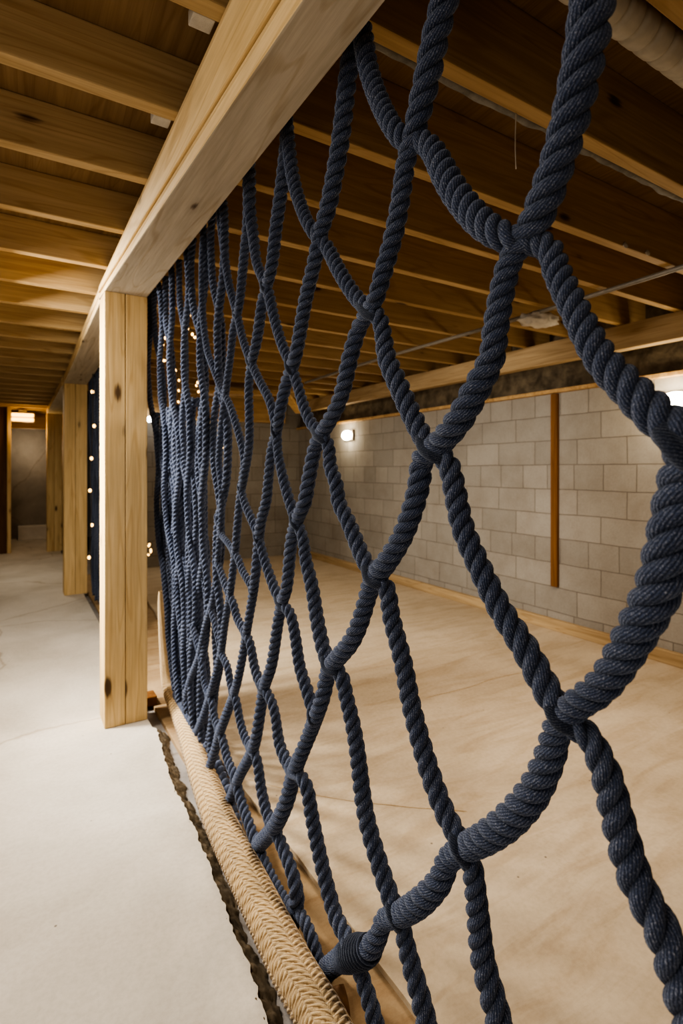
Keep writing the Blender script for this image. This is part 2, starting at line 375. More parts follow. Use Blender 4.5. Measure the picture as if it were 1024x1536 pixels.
# broken edge of the pale slab, laid out along the trench
edge_px = [(235, 1092), (243, 1122), (252, 1156), (262, 1182), (277, 1212), (292, 1240), (306, 1278), (318, 1312), (332, 1345), (345, 1380), (358, 1412), (372, 1444), (388, 1490), (404, 1536)]
edge = [at_z(x, y, 0) for x, y in edge_px]
d0 = (edge[-1] - edge[-4]).normalized()
edge = edge + [edge[-1] + d0 * 1.0, Vector((0.44, YB, 0))]
fine = []
for a, b in zip(edge[:-1], edge[1:]):
    n = max(2, int((b - a).length / 0.009))
    for i in range(n):
        p = a.lerp(b, i / n); j = 0.008 * mnoise.noise(p * 14) + 0.006 * mnoise.noise(p * 45)
        fine.append(Vector((p.x + j, p.y, 0)))
fine.append(edge[-1])
yc = fine[0].y
slab_top = [(XL, YB), (XL, YE), (0.60, YE), (0.60, yc + 0.42)] + [(0.585, yc + 0.42)] + [(0.585, yc + 0.02)] + [(p.x, p.y) for p in fine]
bm = bmesh.new()
top = [bm.verts.new((x, y, 0)) for x, y in slab_top]; bot = [bm.verts.new((x, y, -0.05)) for x, y in slab_top]
bm.faces.new(top); bm.faces.new(bot[::-1])
for i in range(len(top)): bm.faces.new([top[i], top[i - 1], bot[i - 1], bot[i]])
bmesh.ops.recalc_face_normals(bm, faces=bm.faces)
bmesh.ops.triangulate(bm, faces=[f for f in bm.faces if len(f.verts) > 4])
me = bpy.data.meshes.new('floor'); bm.to_mesh(me); bm.free(); me.materials.append(M['slab'])
o = link(bpy.data.objects.new('floor', me)); o['kind'] = 'structure'
# trench bed and room floor
box('floor', XL, XR + 0.2, YB, YE, -0.12, -0.045, M['trench'], bev=0, kind='structure')
XT = 0.80
bm = bmesh.new()
lip = []
y = YB
while y < YF:
    lip.append((XT + 0.02 * math.sin(y * 1.7) + 0.010 * mnoise.noise(Vector((0, y * 4, 3))) + max(0, y - 2.4) * 0.10, y)); y += 0.05
pl = lip + [(lip[-1][0], YF), (XR + 0.1, YF), (XR + 0.1, YB)]
top = [bm.verts.new((x, y, -0.004)) for x, y in pl]; bot = [bm.verts.new((x, y, -0.05)) for x, y in pl]
bm.faces.new(top); bm.faces.new(bot[::-1])
for i in range(len(top)): bm.faces.new([top[i], top[i - 1], bot[i - 1], bot[i]])
bmesh.ops.recalc_face_normals(bm, faces=bm.faces); bmesh.ops.triangulate(bm, faces=[f for f in bm.faces if len(f.verts) > 4])
me = bpy.data.meshes.new('floor'); bm.to_mesh(me); bm.free(); me.materials.append(M['room_floor'])
o = link(bpy.data.objects.new('floor', me)); o['kind'] = 'structure'
def crack(name, pts, w):
    C = catmull([tuple(p) for p in pts], 16); V, Fc = [], []
    for i, p in enumerate(C):
        k = 0.012 * mnoise.noise(Vector((p[0] * 5, p[1] * 5, 2.0))); ww = w * (0.5 + 0.5 * abs(mnoise.noise(Vector((p[0] * 9, p[1] * 9, 7.0)))) + 0.1)
        V += [(p[0], p[1] + k - ww, -0.0032), (p[0], p[1] + k + ww, -0.0032)]
    for i in range(len(C) - 1): Fc.append([2 * i, 2 * i + 2, 2 * i + 3, 2 * i + 1])
    tag(mesh_obj(name, V, Fc, M['plate'], None, V[0]), kind='structure')
crack('trim_4', [at_z(372, 1168, 0), at_z(430, 1182, 0), at_z(520, 1199, 0), at_z(600, 1207, 0), at_z(700, 1216, 0)], 0.004)
crack('trim_5', [at_z(640, 1046, 0), at_z(700, 1030, 0), at_z(760, 1012, 0), at_z(800, 1006, 0)], 0.004)
# lower strip between rope and lip, its shadow painted in as darker brown
M['strip'] = concrete('tan_shadow_strip', (0.30, 0.21, 0.12), (0.44, 0.32, 0.19), streak=(0.7, 0.6, 0.5), scale=2, cracks=False)
box('floor', 0.655, 1.30, YB, YF, -0.05, -0.022, M['strip'], bev=0.003, kind='structure')
# dark rubble along the broken edge
V, Fc, W = [], [], 12
for i, p in enumerate(fine):
    w = 0.060 + 0.020 * mnoise.noise(p * 9)
    for j in range(W):
        u = j / (W - 1)
        q = Vector((p.x - 0.012 + u * w, p.y, 0))
        z = -0.002 - 0.040 * u ** 1.2 + (0.007 * mnoise.noise(q * 55) + 0.006 * mnoise.noise(q * 140)) * (0.4 + (u > 0))
        V.append((q.x, q.y, min(z, 0.004) if j else -0.006))
for i in range(len(fine) - 1):
    for j in range(W - 1):
        a = i * W + j; Fc.append([a, a + 1, a + W + 1, a + W])
tag(mesh_obj('trim_1', V, Fc, M['rubble'], None, V[0], None, True), kind='structure')

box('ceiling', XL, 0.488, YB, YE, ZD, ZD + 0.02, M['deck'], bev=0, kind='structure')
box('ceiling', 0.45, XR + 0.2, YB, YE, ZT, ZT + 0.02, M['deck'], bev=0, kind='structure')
box('wall_right', XR, XR + 0.2, YB, YF + 0.2, -0.05, 1.94, M['block_y'], bev=0, kind='structure')
box('trim_2', XR + 0.02, XR + 0.2, YB, YF, 1.94, ZT, M['debris'], bev=0, kind='structure')
box('trim_3', XR - 0.05, XR + 0.03, YB, YF, 1.925, 1.955, M['board'], bev=0.003, kind='structure')
box('baseboard_right', XR - 0.035, XR + 0.01, YB, YF, -0.005, 0.085, M['plate'], bev=0.006, kind='structure')
box('wall_far', 0.95, XR + 0.02, YF, YF + 0.15, -0.05, ZT, M['block_x'], bev=0, kind='structure')
box('wall_end', -1.2, 1.2, YE, YE + 0.15, -0.05, ZT, M['grey'], bev=0, kind='structure')
box('wall_passage', 0.66, 0.95, 9.70, YE, -0.05, ZT, M['plate'], bev=0, kind='structure')
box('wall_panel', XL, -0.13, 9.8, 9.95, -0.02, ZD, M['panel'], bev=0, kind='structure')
box('wall_left', XL - 0.15, XL, YB, YE, -0.05, ZT, M['grey'], bev=0, kind='structure')
box('wall_back', XL - 0.15, XR + 0.2, YB - 0.15, YB, -0.05, ZT, M['grey'], bev=0, kind='structure')

# ------------------------------------------------------------------ joists
ORD = ['first', 'second', 'third', 'fourth', 'fifth', 'sixth', 'seventh', 'eighth', 'ninth', 'tenth', 'eleventh', 'twelfth', 'thirteenth', 'fourteenth', 'fifteenth', 'sixteenth', 'seventeenth', 'eighteenth', 'nineteenth', 'twentieth', 'twenty-first', 'twenty-second', 'twenty-third', 'twenty-fourth', 'twenty-fifth', 'twenty-sixth', 'twenty-seventh', 'twenty-eighth']
def joist(y, x0, x1, mat, label, group, t=0.045):
    jz = 0.006 * math.sin(y * 7.3)
    j = box('ceiling_joist', x0, x1, y, y + t, ZJ, (ZD if x0 < 0 else ZT) - 0.001, mat, bev=0.004)
    return tag(j, label, 'joist', group)
LY = [0.67, 1.10, 1.49, 1.885, 2.34, 2.80, 3.25, 3.68, 4.18] + [4.18 + 0.43 * k for k in range(1, 18)]
RY = [0.20, 0.58, 0.965, 1.36, 1.72, 2.09, 2.48] + [2.48 + 0.40 * k for k in range(1, 13)]
for i, y in enumerate(LY):
    joist(y, XL, 0.485, M['joist'], 'warm timber ceiling joist left of the long beam, %s from the camera' % ORD[i], 'joists left of the beam')
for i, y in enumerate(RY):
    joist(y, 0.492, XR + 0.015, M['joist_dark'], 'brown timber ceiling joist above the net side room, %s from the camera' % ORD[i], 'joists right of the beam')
# pale blocking where joists meet the beam
for i, (y, lab) in enumerate(((1.10, 'small pale timber block beside the beam near the top edge of the photo'), (1.49, 'small pale timber block on the beam side, lower of the two'))):
    b = box('timber_block', 0.325, 0.374, y + 0.047, y + 0.090, ZJ + 0.002, ZJ + 0.035, M['foam'], bev=0.003); tag(b, lab, 'block', 'pale blocks on the beam')

# ------------------------------------------------------------------ beams and posts
def beam_section(y):
    """corners (left bottom, right bottom, seam left, seam right, top left, top right) of the long beam at y"""
    t = (2.9 - y) / 2.1
    zb = 2.2 - 0.07 * t; zs = 2.237 - 0.065 * t
    lb = 0.376 + 0.057 * t; rb = 0.582 - 0.025 * t; ls = 0.376 + 0.040 * t; lt = 0.376 + 0.004 * t
    return zb, zs, lb, rb, ls, lt
t_b = thing('timber_beam', (0.48, 1.3, 2.10), 'long pale timber beam running from the upper foreground onto the nearest post', 'beam')
def bm_parts(y0, y1, parent):
    a, b = beam_section(y0), beam_section(y1)
    lo = []; up = []
    for s, y in ((a, y0), (b, y1)):
        zb, zs, lb, rb, ls, lt = s
        lo += [(lb, y, zb), (rb, y, zb), (rb, y, zs - 0.003), (ls + 0.004, y, zs - 0.003)]
        up += [(ls - 0.004, y, zs), (rb, y, zs), (rb, y, ZJ), (lt, y, ZJ)]
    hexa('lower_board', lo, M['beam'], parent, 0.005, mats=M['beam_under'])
    hexa('upper_board', up, M['beam'], parent, 0.005)
bm_parts(-0.9, 3.10, t_b)
t_b2 = thing('timber_beam', (0.5, 4.7, 2.2), 'shorter timber beam between the nearest post and the second post', 'beam')
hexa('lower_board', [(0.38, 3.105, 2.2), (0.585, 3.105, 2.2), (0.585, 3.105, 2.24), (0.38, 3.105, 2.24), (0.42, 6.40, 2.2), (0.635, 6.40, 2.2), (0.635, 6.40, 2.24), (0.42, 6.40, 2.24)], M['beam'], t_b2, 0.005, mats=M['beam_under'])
hexa('upper_board', [(0.378, 3.105, 2.243), (0.585, 3.105, 2.243), (0.585, 3.105, ZJ), (0.378, 3.105, ZJ), (0.418, 6.40, 2.243), (0.635, 6.40, 2.243), (0.635, 6.40, ZJ), (0.418, 6.40, ZJ)], M['beam'], t_b2, 0.005)
t_b3 = thing('timber_beam', (0.5, 8.0, 2.2), 'distant timber beam beyond the second post', 'beam')
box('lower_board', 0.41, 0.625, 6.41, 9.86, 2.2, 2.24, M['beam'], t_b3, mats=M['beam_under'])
box('upper_board', 0.41, 0.625, 6.41, 9.86, 2.243, ZJ, M['beam'], t_b3)

def post(x0, x1, y0, y1, h, label):
    t = thing('timber_post', ((x0 + x1) / 2, (y0 + y1) / 2, 0), label, 'post', 'timber posts under the beam')
    xm = x0 + (x1 - x0) * 0.48
    box('post_board', x0, xm - 0.001, y0, y1, 0, h, M['post'], t, 0.004)
    box('post_board', xm + 0.001, x1, y0, y1, 0, h, M['post'], t, 0.004)
    return t
post(0.376, 0.582, 2.9, 3.085, 2.2, 'nearest timber post of two upright boards, left side brightly lit')
post(0.42, 0.635, 6.2, 6.39, 2.2, 'second timber post down the passage, behind the nearest one')
post(0.41, 0.625, 9.66, 9.86, 2.2, 'farthest timber post at the end of the passage')

# ------------------------------------------------------------------ side room timber and fittings
b = hexa('timber_beam', [(3.50, YB + 0.1, 2.11), (3.59, YB + 0.1, 2.11), (3.59, YB + 0.1, ZJ), (3.50, YB + 0.1, ZJ),
                         (3.50, 6.9, 2.13), (3.59, 6.9, 2.13), (3.59, 6.55, ZJ), (3.50, 6.55, ZJ)], M['plate'], None, 0.005)
tag(b, 'long timber beam hung under the joists alongside the block wall', 'beam')
b = box('timber_beam', 0.98, 3.45, 7.28, 7.40, 2.0, ZJ, M['board'], None); tag(b, 'timber header beam against the far wall behind the net', 'beam')
def slat(name, p0, p1, w, h, mat, label, cat):
    p0, p1 = Vector(p0), Vector(p1); d = (p1 - p0).normalized(); s = d.cross(Vector((0, 0, 1))).normalized(); u = s.cross(d)
    c = []
    for p in (p0, p1): c += [p - s * w / 2 - u * h / 2, p + s * w / 2 - u * h / 2, p + s * w / 2 + u * h / 2, p - s * w / 2 + u * h / 2]
    return tag(hexa(name, [tuple(q) for q in c], mat, None, 0.003), label, cat)
slat('timber_brace', (3.02, 6.35, ZJ - 0.005), (3.34, 6.62, 2.10), 0.10, 0.04, M['board'], 'pale diagonal timber brace under the joists near the far wall', 'brace')
slat('timber_plank', (1.75, 5.9, 2.16), (2.72, 6.05, 2.235), 0.22, 0.035, M['board'], 'pale plank fixed flat below the joists, seen through the net', 'plank')
b = box('timber_batten', XR - 0.03, XR - 0.001, 2.78, 2.84, 0.35, 1.92, M['rust'], None, 0.004); tag(b, 'narrow rust-brown batten standing upright on the block wall', 'batten')
P = np.array([(2.70, y, 2.262 + 0.006 * math.sin(y * 2)) for y in np.linspace(0.3, 5.2, 40)])
tag(tube('conduit', P, 0.013, M['conduit']), 'thin grey conduit running under the joists toward the far wall', 'conduit')
o = ellipsoid('foam_scrap', at_z(808, 480, 2.235), (0.14, 0.09, 0.045), M['foam'], rough=0.35, seg=24, rings=16)
tag(o, 'whitish torn foam scrap stuck under the joists above the side room', 'foam')
for i, (px, py, lab) in enumerate(((938, 368, 'small white chip on a joist, left of the two'), (971, 379, 'small white chip on a joist, right of the two'))):
    q = at_z(px, py, 2.30)
    yj = max([v for v in RY if v <= q.y + 0.2]); d = ray(px, py); t = (yj - 0.003) / d[1]
    o = ellipsoid('paper_chip', EYEV + d * t, (0.018, 0.003, 0.013), M['foam'], rough=0.4); tag(o, lab, 'chip', 'white chips on the joist')
p = at_z(774, 170, ZJ); L = np.linspace(0, 1, 14)
tag(tube('hanging_string', np.array([(p.x - 0.004 * math.sin(3 * u), p.y, ZJ + 0.002 - 0.155 * u) for u in L]), 0.0018, M['string'], seg=6), 'thin pale string dangling from a joist', 'string')
# ribbed flexible duct between the first joists
P, Rr = [], []
for k in range(600):
    u = k / 599; x = 0.75 + 2.9 * u
    P.append((x, 0.70, ZJ + 0.045)); ph = (u * 48) % 1.0
    Rr.append(0.042 - 0.008 * math.exp(-((ph - 0.5) / 0.10) ** 2))
o = tube('air_duct', P, np.array(Rr), M['duct'], seg=28); tag(o, 'beige ribbed air duct tucked between joists in the top right corner', 'duct')
V, Fc = [], []
nx, ny = 160, 5
for i in range(nx):
    x = 0.62 + i * (XR - 0.66) / (nx - 1)
    for k in range(8):
        a = 2 * math.pi * k / 8; q = Vector((x * 14, k * 0.9, 1)); r = 0.016 * (1 + 0.45 * mnoise.noise(q))
        V.append((x, 0.965 + 0.045 + 0.017 + r * math.cos(a), ZJ + 0.022 + r * 1.2 * math.sin(a)))
for i in range(nx - 1):
    for k in range(8): Fc.append([i * 8 + k, i * 8 + (k + 1) % 8, (i + 1) * 8 + (k + 1) % 8, (i + 1) * 8 + k])
tag(mesh_obj('insulation_strip', V, Fc, M['insul'], None, V[0], None, True), 'crumbly grey insulation strip along the back of a near joist', 'insulation')

# lamps on the walls
def wall_lamp(px, py, wall, size, label):
    d = ray(px, py)
    if wall == 'x': t = (XR - 0.045) / d[0]
    else: t = (YF - 0.045) / d[1]
    c = EYEV + d * t
    e = thing('wall_lamp', tuple(c), label, 'lamp', 'glowing oval lamps on the walls')
    if wall == 'x':
        ellipsoid('lamp_dome', c, (0.045, size, size * 0.58), M['lamp_glow'], e)
        box('lamp_base', XR - 0.03, XR - 0.001, c[1] - size * 1.05, c[1] + size * 1.05, c[2] - size * 0.62, c[2] + size * 0.62, M['fixture'], e, 0.008)
        lp = (c[0] - 0.14, c[1], c[2])
    else:
        ellipsoid('lamp_dome', c, (size, 0.045, size * 0.62), M['lamp_glow'], e)
        box('lamp_base', c[0] - size * 1.05, c[0] + size * 1.05, YF - 0.03, YF - 0.001, c[2] - size * 0.66, c[2] + size * 0.66, M['fixture'], e, 0.008)
        lp = (c[0], c[1] - 0.14, c[2])
    return lp
LP = [wall_lamp(1012, 600, 'x', 0.095, 'glowing oval wall lamp at the right edge, behind the thick rope'),
      wall_lamp(520, 653, 'x', 0.11, 'glowing oval wall lamp midway along the block wall'),
      wall_lamp(307, 656, 'y', 0.085, 'glowing oval wall lamp on the far wall behind dense strands')]
e = thing('globe_bulb', tuple(EYEV + ray(224, 629) * 6.9), 'small white globe bulb shining beside the nearest post', 'bulb')
c = np.array(e.location); ellipsoid('globe', c, (0.036, 0.036, 0.036), M['white_glow'], e)
tube('cord', [(c[0], c[1], c[2] + 0.034), (c[0], c[1], c[2] + 0.1), (c[0], c[1], ZJ)], 0.004, M['cord'], e, 6)
# corridor ceiling fitting
e = thing('ceiling_light', (0.05, 10.0, 2.12), 'glowing amber rectangular light fitting at the end of the passage', 'light')
c = EYEV + ray(34, 626) * 8.7
e.location = tuple(c)
box('housing', c[0] - 0.17, c[0] + 0.17, c[1] + 0.0, c[1] + 0.09, c[2] - 0.075, c[2] + 0.075, M['fixture'], e, 0.006)
for dz in (-0.037, 0.037): box('tube', c[0] - 0.155, c[0] + 0.155, c[1] - 0.03, c[1] + 0.01, c[2] + dz - 0.026, c[2] + dz + 0.026, M['tube_glow'], e, 0.01)
box('bracket', c[0] - 0.06, c[0] + 0.06, c[1] + 0.02, c[1] + 0.06, c[2] + 0.07, ZJ + 0.001, M['fixture'], e, 0.003)
b = box('timber_beam', -0.12, 0.64, 10.9, 11.0, 2.03, ZJ - 0.002, M['board'], None); tag(b, 'timber lintel across the far end of the passage', 'beam')
b = box('concrete_block', 0.02, 0.60, YE - 0.30, YE - 0.02, 0, 0.25, M['white_block'], None, 0.01); tag(b, 'white concrete block on the floor at the end of the passage', 'block')
b = box('timber_post', -0.128, -0.075, 9.78, 9.90, 0, ZJ, M['post'], None); tag(b, 'slim timber stud at the edge of the dark panel on the far left', 'post')
b = box('timber_plank', 0.592, 0.675, 3.10, 3.20, -0.022, 0.03, M['rust'], None, 0.006); tag(b, 'dark brown timber offcut on the floor behind the nearest post', 'plank')

# strings of little lights
def string_light(pts, nb, label, bulb_r=0.009):
    C = catmull(pts, 14); e = thing('string_light', tuple(C[0]), label, 'string light', 'warm fairy light strings')
    tube('cord', C, 0.004, M['cord'], e, 6)
    s = np.concatenate([[0], np.cumsum(np.linalg.norm(np.diff(C, axis=0), axis=1))])
    for k in range(nb):
        u = s[-1] * (k + 0.5) / nb; p = np.array([np.interp(u, s, C[:, j]) for j in range(3)])
        p = p + rng.uniform(-0.012, 0.012, 3) - [0, 0, 0.012]
        ellipsoid('bulb', p, (bulb_r, bulb_r, bulb_r * 1.2), M['fairy_glow'], e, 8, 6)
    return e
def RP(px, py, dep): return tuple(EYEV + ray(px, py) * dep)
string_light([RP(262, 455, 3.2), RP(247, 495, 3.4), RP(240, 535, 3.8), RP(262, 545, 4.4), RP(268, 590, 4.6), RP(258, 620, 4.6), RP(262, 652, 4.6)], 22, 'warm fairy light string hanging behind the densest strands of the net')
string_light([RP(288, 440, 3.0), RP(281, 480, 3.3), RP(300, 520, 3.8), RP(307, 545, 4.0), RP(296, 585, 4.4), RP(325, 600, 4.6), RP(345, 610, 4.8)], 20, 'warm fairy light string draped toward the far wall beyond the net')
string_light([RP(343, 598, 5.2), RP(337, 640, 5.2), RP(331, 690, 5.2), RP(329, 715, 5.2)], 4, 'short fairy light string hanging lowest behind the net')
string_light([RP(139, 561, 4.85), RP(139, 640, 4.85), RP(137, 675, 4.85), RP(135, 710, 4.85), RP(137, 752, 4.85), RP(135, 815, 4.85), RP(137, 860, 4.85)], 6, 'fairy light string hanging on the distant net between two posts', 0.014)
string_light([RP(224, 812, 6.0), RP(222, 818, 6.0), RP(225, 824, 6.0), RP(222, 832, 6.0)], 5, 'fairy light string low beside the right edge of the nearest post', 0.012)

# ------------------------------------------------------------------ the net
# Strand centre lines on the hanging plane x + 0.032 z = 0.68 ; numbers are (across, down, width) survey readings of each strand
def net_pt(px, py):
    d = ray(px, py); k = 0.032
    t = (0.68 - k * EYE) / (d[0] + k * d[2]); return EYEV + d * t, t, abs(d[0] + k * d[2]) / np.linalg.norm(d)
B = {
 'B1': [(900,-50,72),(888,0,70),(882,50,68),(862,150,62),(837,240,56),(812,310,54),(793,348,48),(767,385,40),(752,440,40),(742,500,41),(737,537,42),(712,587,45),(687,632,44),(660,664,40),(634,687,36),(629,722,36),(619,762,35),(602,807,34),(577,847,34),(560,868,32),(551,895,29),(540,932,29),(526,963,29),(507,986,28),(493,1005,26),(484,1045,25),(470,1085,24),(458,1116,23),(442,1155,24),(430,1201,25),(413,1238,25),(394,1261,24),(375,1282,24),(366,1302,24)],
 'B2': [(1045,640,74),(1030,700,74),(1014,772,73),(1002,832,72),(985,887,68),(957,942,62),(924,1000,54),(897,1034,50),(866,1056,46),(838,1085,42),(827,1126,46),(812,1165,48),(795,1195,50),(763,1231,50),(729,1256,46),(698,1272,40),(672,1290,36),(661,1319,38),(636,1348,40),(614,1364,38),(594,1374,33),(575,1380,29),(569,1400,29),(553,1424,36),(530,1430,38),(506,1442,32),(483,1459,30),(463,1463,28)],
 'B0': [(678,-50,46),(667,0,45),(654,50,44),(642,110,43),(629,165,40),(621,200,35),(609,240,31),(602,290,31),(592,345,31),(577,400,30),(564,445,28),(553,466,26),(539,490,26),(525,535,27),(516,577,26),(506,608,25),(492,634,24),(481,652,23),(472,672,23),(462,723,23),(457,752,23),(446,778,21),(437,810,20),(430,880,19),(422,906,18),(416,939,18),(407,998,18),(396,1030,18),(390,1068,18),(380,1122,18),(359,1163,17),(344,1201,16),(335,1215,16)],
 'C1': [(530,60,30),(522,110,30),(512,200,30),(502,260,29),(492,310,28),(480,350,25),(472,390,24),(458,450,23),(446,520,22),(438,550,21),(429,575,20),(421,610,19),(415,645,17),(407,676,16),(402,723,16),(399,752,17),(390,787,17),(386,834,17),(379,892,15),(370,946,14),(362,993,14),(353,1033,14),(340,1070,15),(329,1100,15),(325,1116,15),(316,1145,14),(313,1157,14)],
 'C2': [(431,205,23),(423,275,22),(414,340,21),(408,395,20),(399,432,18),(393,456,18),(385,511,17),(377,544,15),(373,582,14),(374,634,14),(373,672,14),(367,708,14),(360,745,13),(356,787,13),(353,822,13),(346,881,12),(338,930,12),(332,974,12),(325,1005,12),(315,1041,12),(305,1073,12),(294,1100,12)],
 'C3': [(373,240,22),(374,300,21),(372,340,19),(368,363,16),(363,414,15),(359,455,14),(350,494,13),(344,546,12),(338,590,12),(332,640,12),(328,690,11),(331,720,11),(333,755,11),(330,800,11),(327,834,11),(325,858,11),(319,901,11),(308,938,11),(298,985,11),(286,1016,11),(278,1046,11)],
}
A = {
 'a1': [(540,30,33),(545,60,33),(554,110,32),(577,170,32),(607,213,33),(632,212,34),(650,228,38),(667,262,43),(687,295,45),(722,335,47),(762,358,45),(797,362,42),(824,375,40),(834,405,42),(845,430,43),(865,471,45),(884,510,48),(909,549,52),(940,580,57),(970,610,62),(1001,637,66),(1025,655,69),(1060,690,70)],
 'a0': [(428,165,22),(431,200,22),(440,270,22),(457,325,21),(474,354,22),(490,370,23),(506,402,24),(530,441,25),(551,463,27),(568,476,27),(575,505,28),(580,537,31),(597,577,33),(617,622,33),(637,660,33),(657,678,34),(673,698,35),(682,737,36),(694,792,37),(722,857,38),(752,917,40),(787,972,44),(812,1020,46),(836,1062,46),(862,1088,44),(884,1106,42),(896,1130,44),(910,1165,48),(929,1241,52),(954,1324,55),(993,1397,58),(1020,1475,62),(1045,1560,64)],
 'm1': [(374,311,20),(380,355,18),(385,394,16),(393,414,17),(402,437,18),(411,476,17),(423,517,17),(436,547,17),(446,577,17),(455,608,18),(467,635,19),(481,651,20),(492,666,20),(495,699,22),(504,725,23),(508,754,24),(521,780,25),(533,810,26),(545,838,27),(561,864,28),(579,880,28),(587,927,29),(604,992,30),(617,1060,31),(641,1148,33),(666,1217,34),(688,1258,34),(706,1294,34),(712,1330,34),(717,1378,36),(724,1441,39),(741,1505,42),(755,1565,44)],
 'm2': [(330,300,14),(331,332,13),(337,383,13),(343,424,13),(351,455,13),(357,477,13),(364,508,13),(376,542,14),(390,573,14),(405,602,15),(414,640,16),(417,681,15),(428,731,17),(442,775,18),(454,806,18),(458,838,20),(468,881,22),(475,927,23),(484,970,24),(494,996,24),(511,1012,24),(519,1045,24),(529,1087,25),(536,1130,26),(548,1222,28),(570,1300,29),(587,1350,30),(602,1385,28),(606,1405,28),(616,1446,31),(631,1499,33),(645,1560,35)],
 'm3': [(305,350,11),(303,400,11),(304,470,11),(311,526,11),(320,552,11),(332,585,11),(344,606,12),(358,650,13),(366,690,12),(362,730,12),(367,755,13),(376,776,14),(387,803,14),(395,834,15),(404,862,16),(414,888,17),(425,908,17),(435,920,17),(442,951,18),(449,998,19),(458,1028,20),(468,1060,21),(474,1082,20)],
 'm4': [(324,772,10),(328,785,10),(332,802,10),(340,812,10),(349,825,11),(357,838,12),(364,857,12),(374,874,12),(381,890,11)],
 'm5': [(326,842,10),(332,860,11),(339,880,12),(345,895,12),(350,906,13),(356,928,13),(366,946,14),(375,965,14),(381,998,15),(388,1020,16),(397,1034,16),(407,1052,16),(413,1075,16),(419,1116,18),(434,1149,20),(452,1166,21),(461,1185,22),(467,1222,23),(482,1295,24),(501,1368,25),(516,1400,25),(532,1430,24),(541,1461,25),(555,1505,27),(568,1555,28)],
 'm6': [(315,905,10),(318,920,10),(322,935,10),(328,960,11),(333,982,11),(341,1000,12),(346,1028,12),(354,1050,13),(360,1082,13),(369,1110,14),(382,1130,15),(387,1150,16),(392,1186,17),(402,1225,18),(414,1248,19),(424,1272,20),(438,1309,21),(445,1348,24),(438,1385,25),(426,1414,26)],
 'm7': [(288,935,10),(292,952,10),(296,968,10),(303,995,11),(308,1030,11),(317,1050,12),(323,1082,12),(333,1106,13),(341,1139,14),(352,1166,15),(361,1200,16),(374,1238,17),(384,1265,17),(396,1292,17),(414,1329,17),(433,1358,18),(452,1374,19),(466,1404,20),(477,1438,20),(482,1456,20)],
}
chains = {}
for src in (B, A):
    for k, v in src.items(): chains[k] = catmull(v, 10)
# where a strand of one family passes through a strand of the other
def seg_x(p, q):
    out = []
    for i in range(len(p) - 1):
        a, b = p[i, :2], p[i + 1, :2]; r = b - a
        c = q[:-1, :2]; s = q[1:, :2] - c
        den = r[0] * s[:, 1] - r[1] * s[:, 0]; den = np.where(abs(den) < 1e-9, 1e-9, den)
        t = ((c[:, 0] - a[0]) * s[:, 1] - (c[:, 1] - a[1]) * s[:, 0]) / den
        u = ((c[:, 0] - a[0]) * r[1] - (c[:, 1] - a[1]) * r[0]) / den
        for j in np.where((t >= 0) & (t < 1) & (u >= 0) & (u < 1))[0]: out.append((i, int(j)))
    return out
offs = {k: np.zeros(len(v)) for k, v in chains.items()}
nodes = []
A_THROUGH = {('B0', 'a1'), ('B1', 'a1'), ('C1', 'a0')}
def arc(c): return np.concatenate([[0], np.cumsum(np.linalg.norm(np.diff(c[:, :2], axis=0), axis=1))])
for kb in B:
    for ka in A:
        xs = seg_x(chains[kb], chains[ka]); last = None
        for i, j in xs:
            p = chains[kb][i, :2]
            if last is not None and np.linalg.norm(p - last) < 30: continue
            last = p
            nodes.append((kb, i, ka, j))
            wb, wa = chains[kb][i, 2], chains[ka][j, 2]
            who, other, idx, w = (ka, kb, j, wb) if (kb, ka) in A_THROUGH else (kb, ka, i, wa)
            s = arc(chains[who]); x = (s - s[idx]) / (0.55 * (wa + wb))
            offs[who] += -np.tanh(x * 1.3) * np.exp(-(x / 1.9) ** 2) * 0.62 * w / 2 * 1.45
world = {}
for k, c in chains.items():
    P, R = [], []
    for (x, y, w), of in zip(c, offs[k]):
        p, t, gr = net_pt(x, y)
        d = ray(x, y); r = w * t / F / 2
        dist = of * t / F * min(1 / gr, 2.0)
        p = p - d / np.linalg.norm(d) * dist
        P.append(p); R.append(r * (t - dist) / t)
    P, R = np.array(P), smooth1(np.array(R), 5)
    if k in ('B0', 'B1', 'C1', 'C2', 'C3', 'a1', 'a0', 'm2'):      # carry on up to the fixing on the beam
        p0 = P[0]; zb = 2.272
        if p0[2] < zb - 0.02:
            n = 8; dirv = (P[0] - P[3]); dirv = dirv / np.linalg.norm(dirv)
            ext = []
            for i in range(n, 0, -1):
                u = i / n; q = p0 + np.array([0, dirv[1] / max(dirv[2], 0.3) * 0.6 * (zb - p0[2]) * u, (zb - p0[2]) * u]); q[0] = p0[0] * (1 - u) + (0.582 - 0.025 * (2.9 - q[1]) / 2.1 + R[0] * 1.02) * u
                ext.append(q)
            P = np.concatenate([ext, P]); R = np.concatenate([[R[0]] * n, R])
    P = smooth1(P, 5) if len(P) > 10 else P
    world[k] = (P, R)

net = thing('cargo_net', (0.66, 1.4, 0.0), 'navy blue twisted-rope cargo net hanging in the foreground from the long beam', 'net')
for k in chains:
    P, R = world[k]; mr = float(np.mean(R))
    near = k in ('B1', 'B2', 'B0', 'a1', 'a0', 'm1', 'm2')
    rope('rope_strand', P, R, M['navy'], net, seg=14 if near else 10, stepf=0.16 if near else 0.24, pitch={'B2': 3.3, 'B1': 3.4, 'a1': 3.3}.get(k, 3.8))
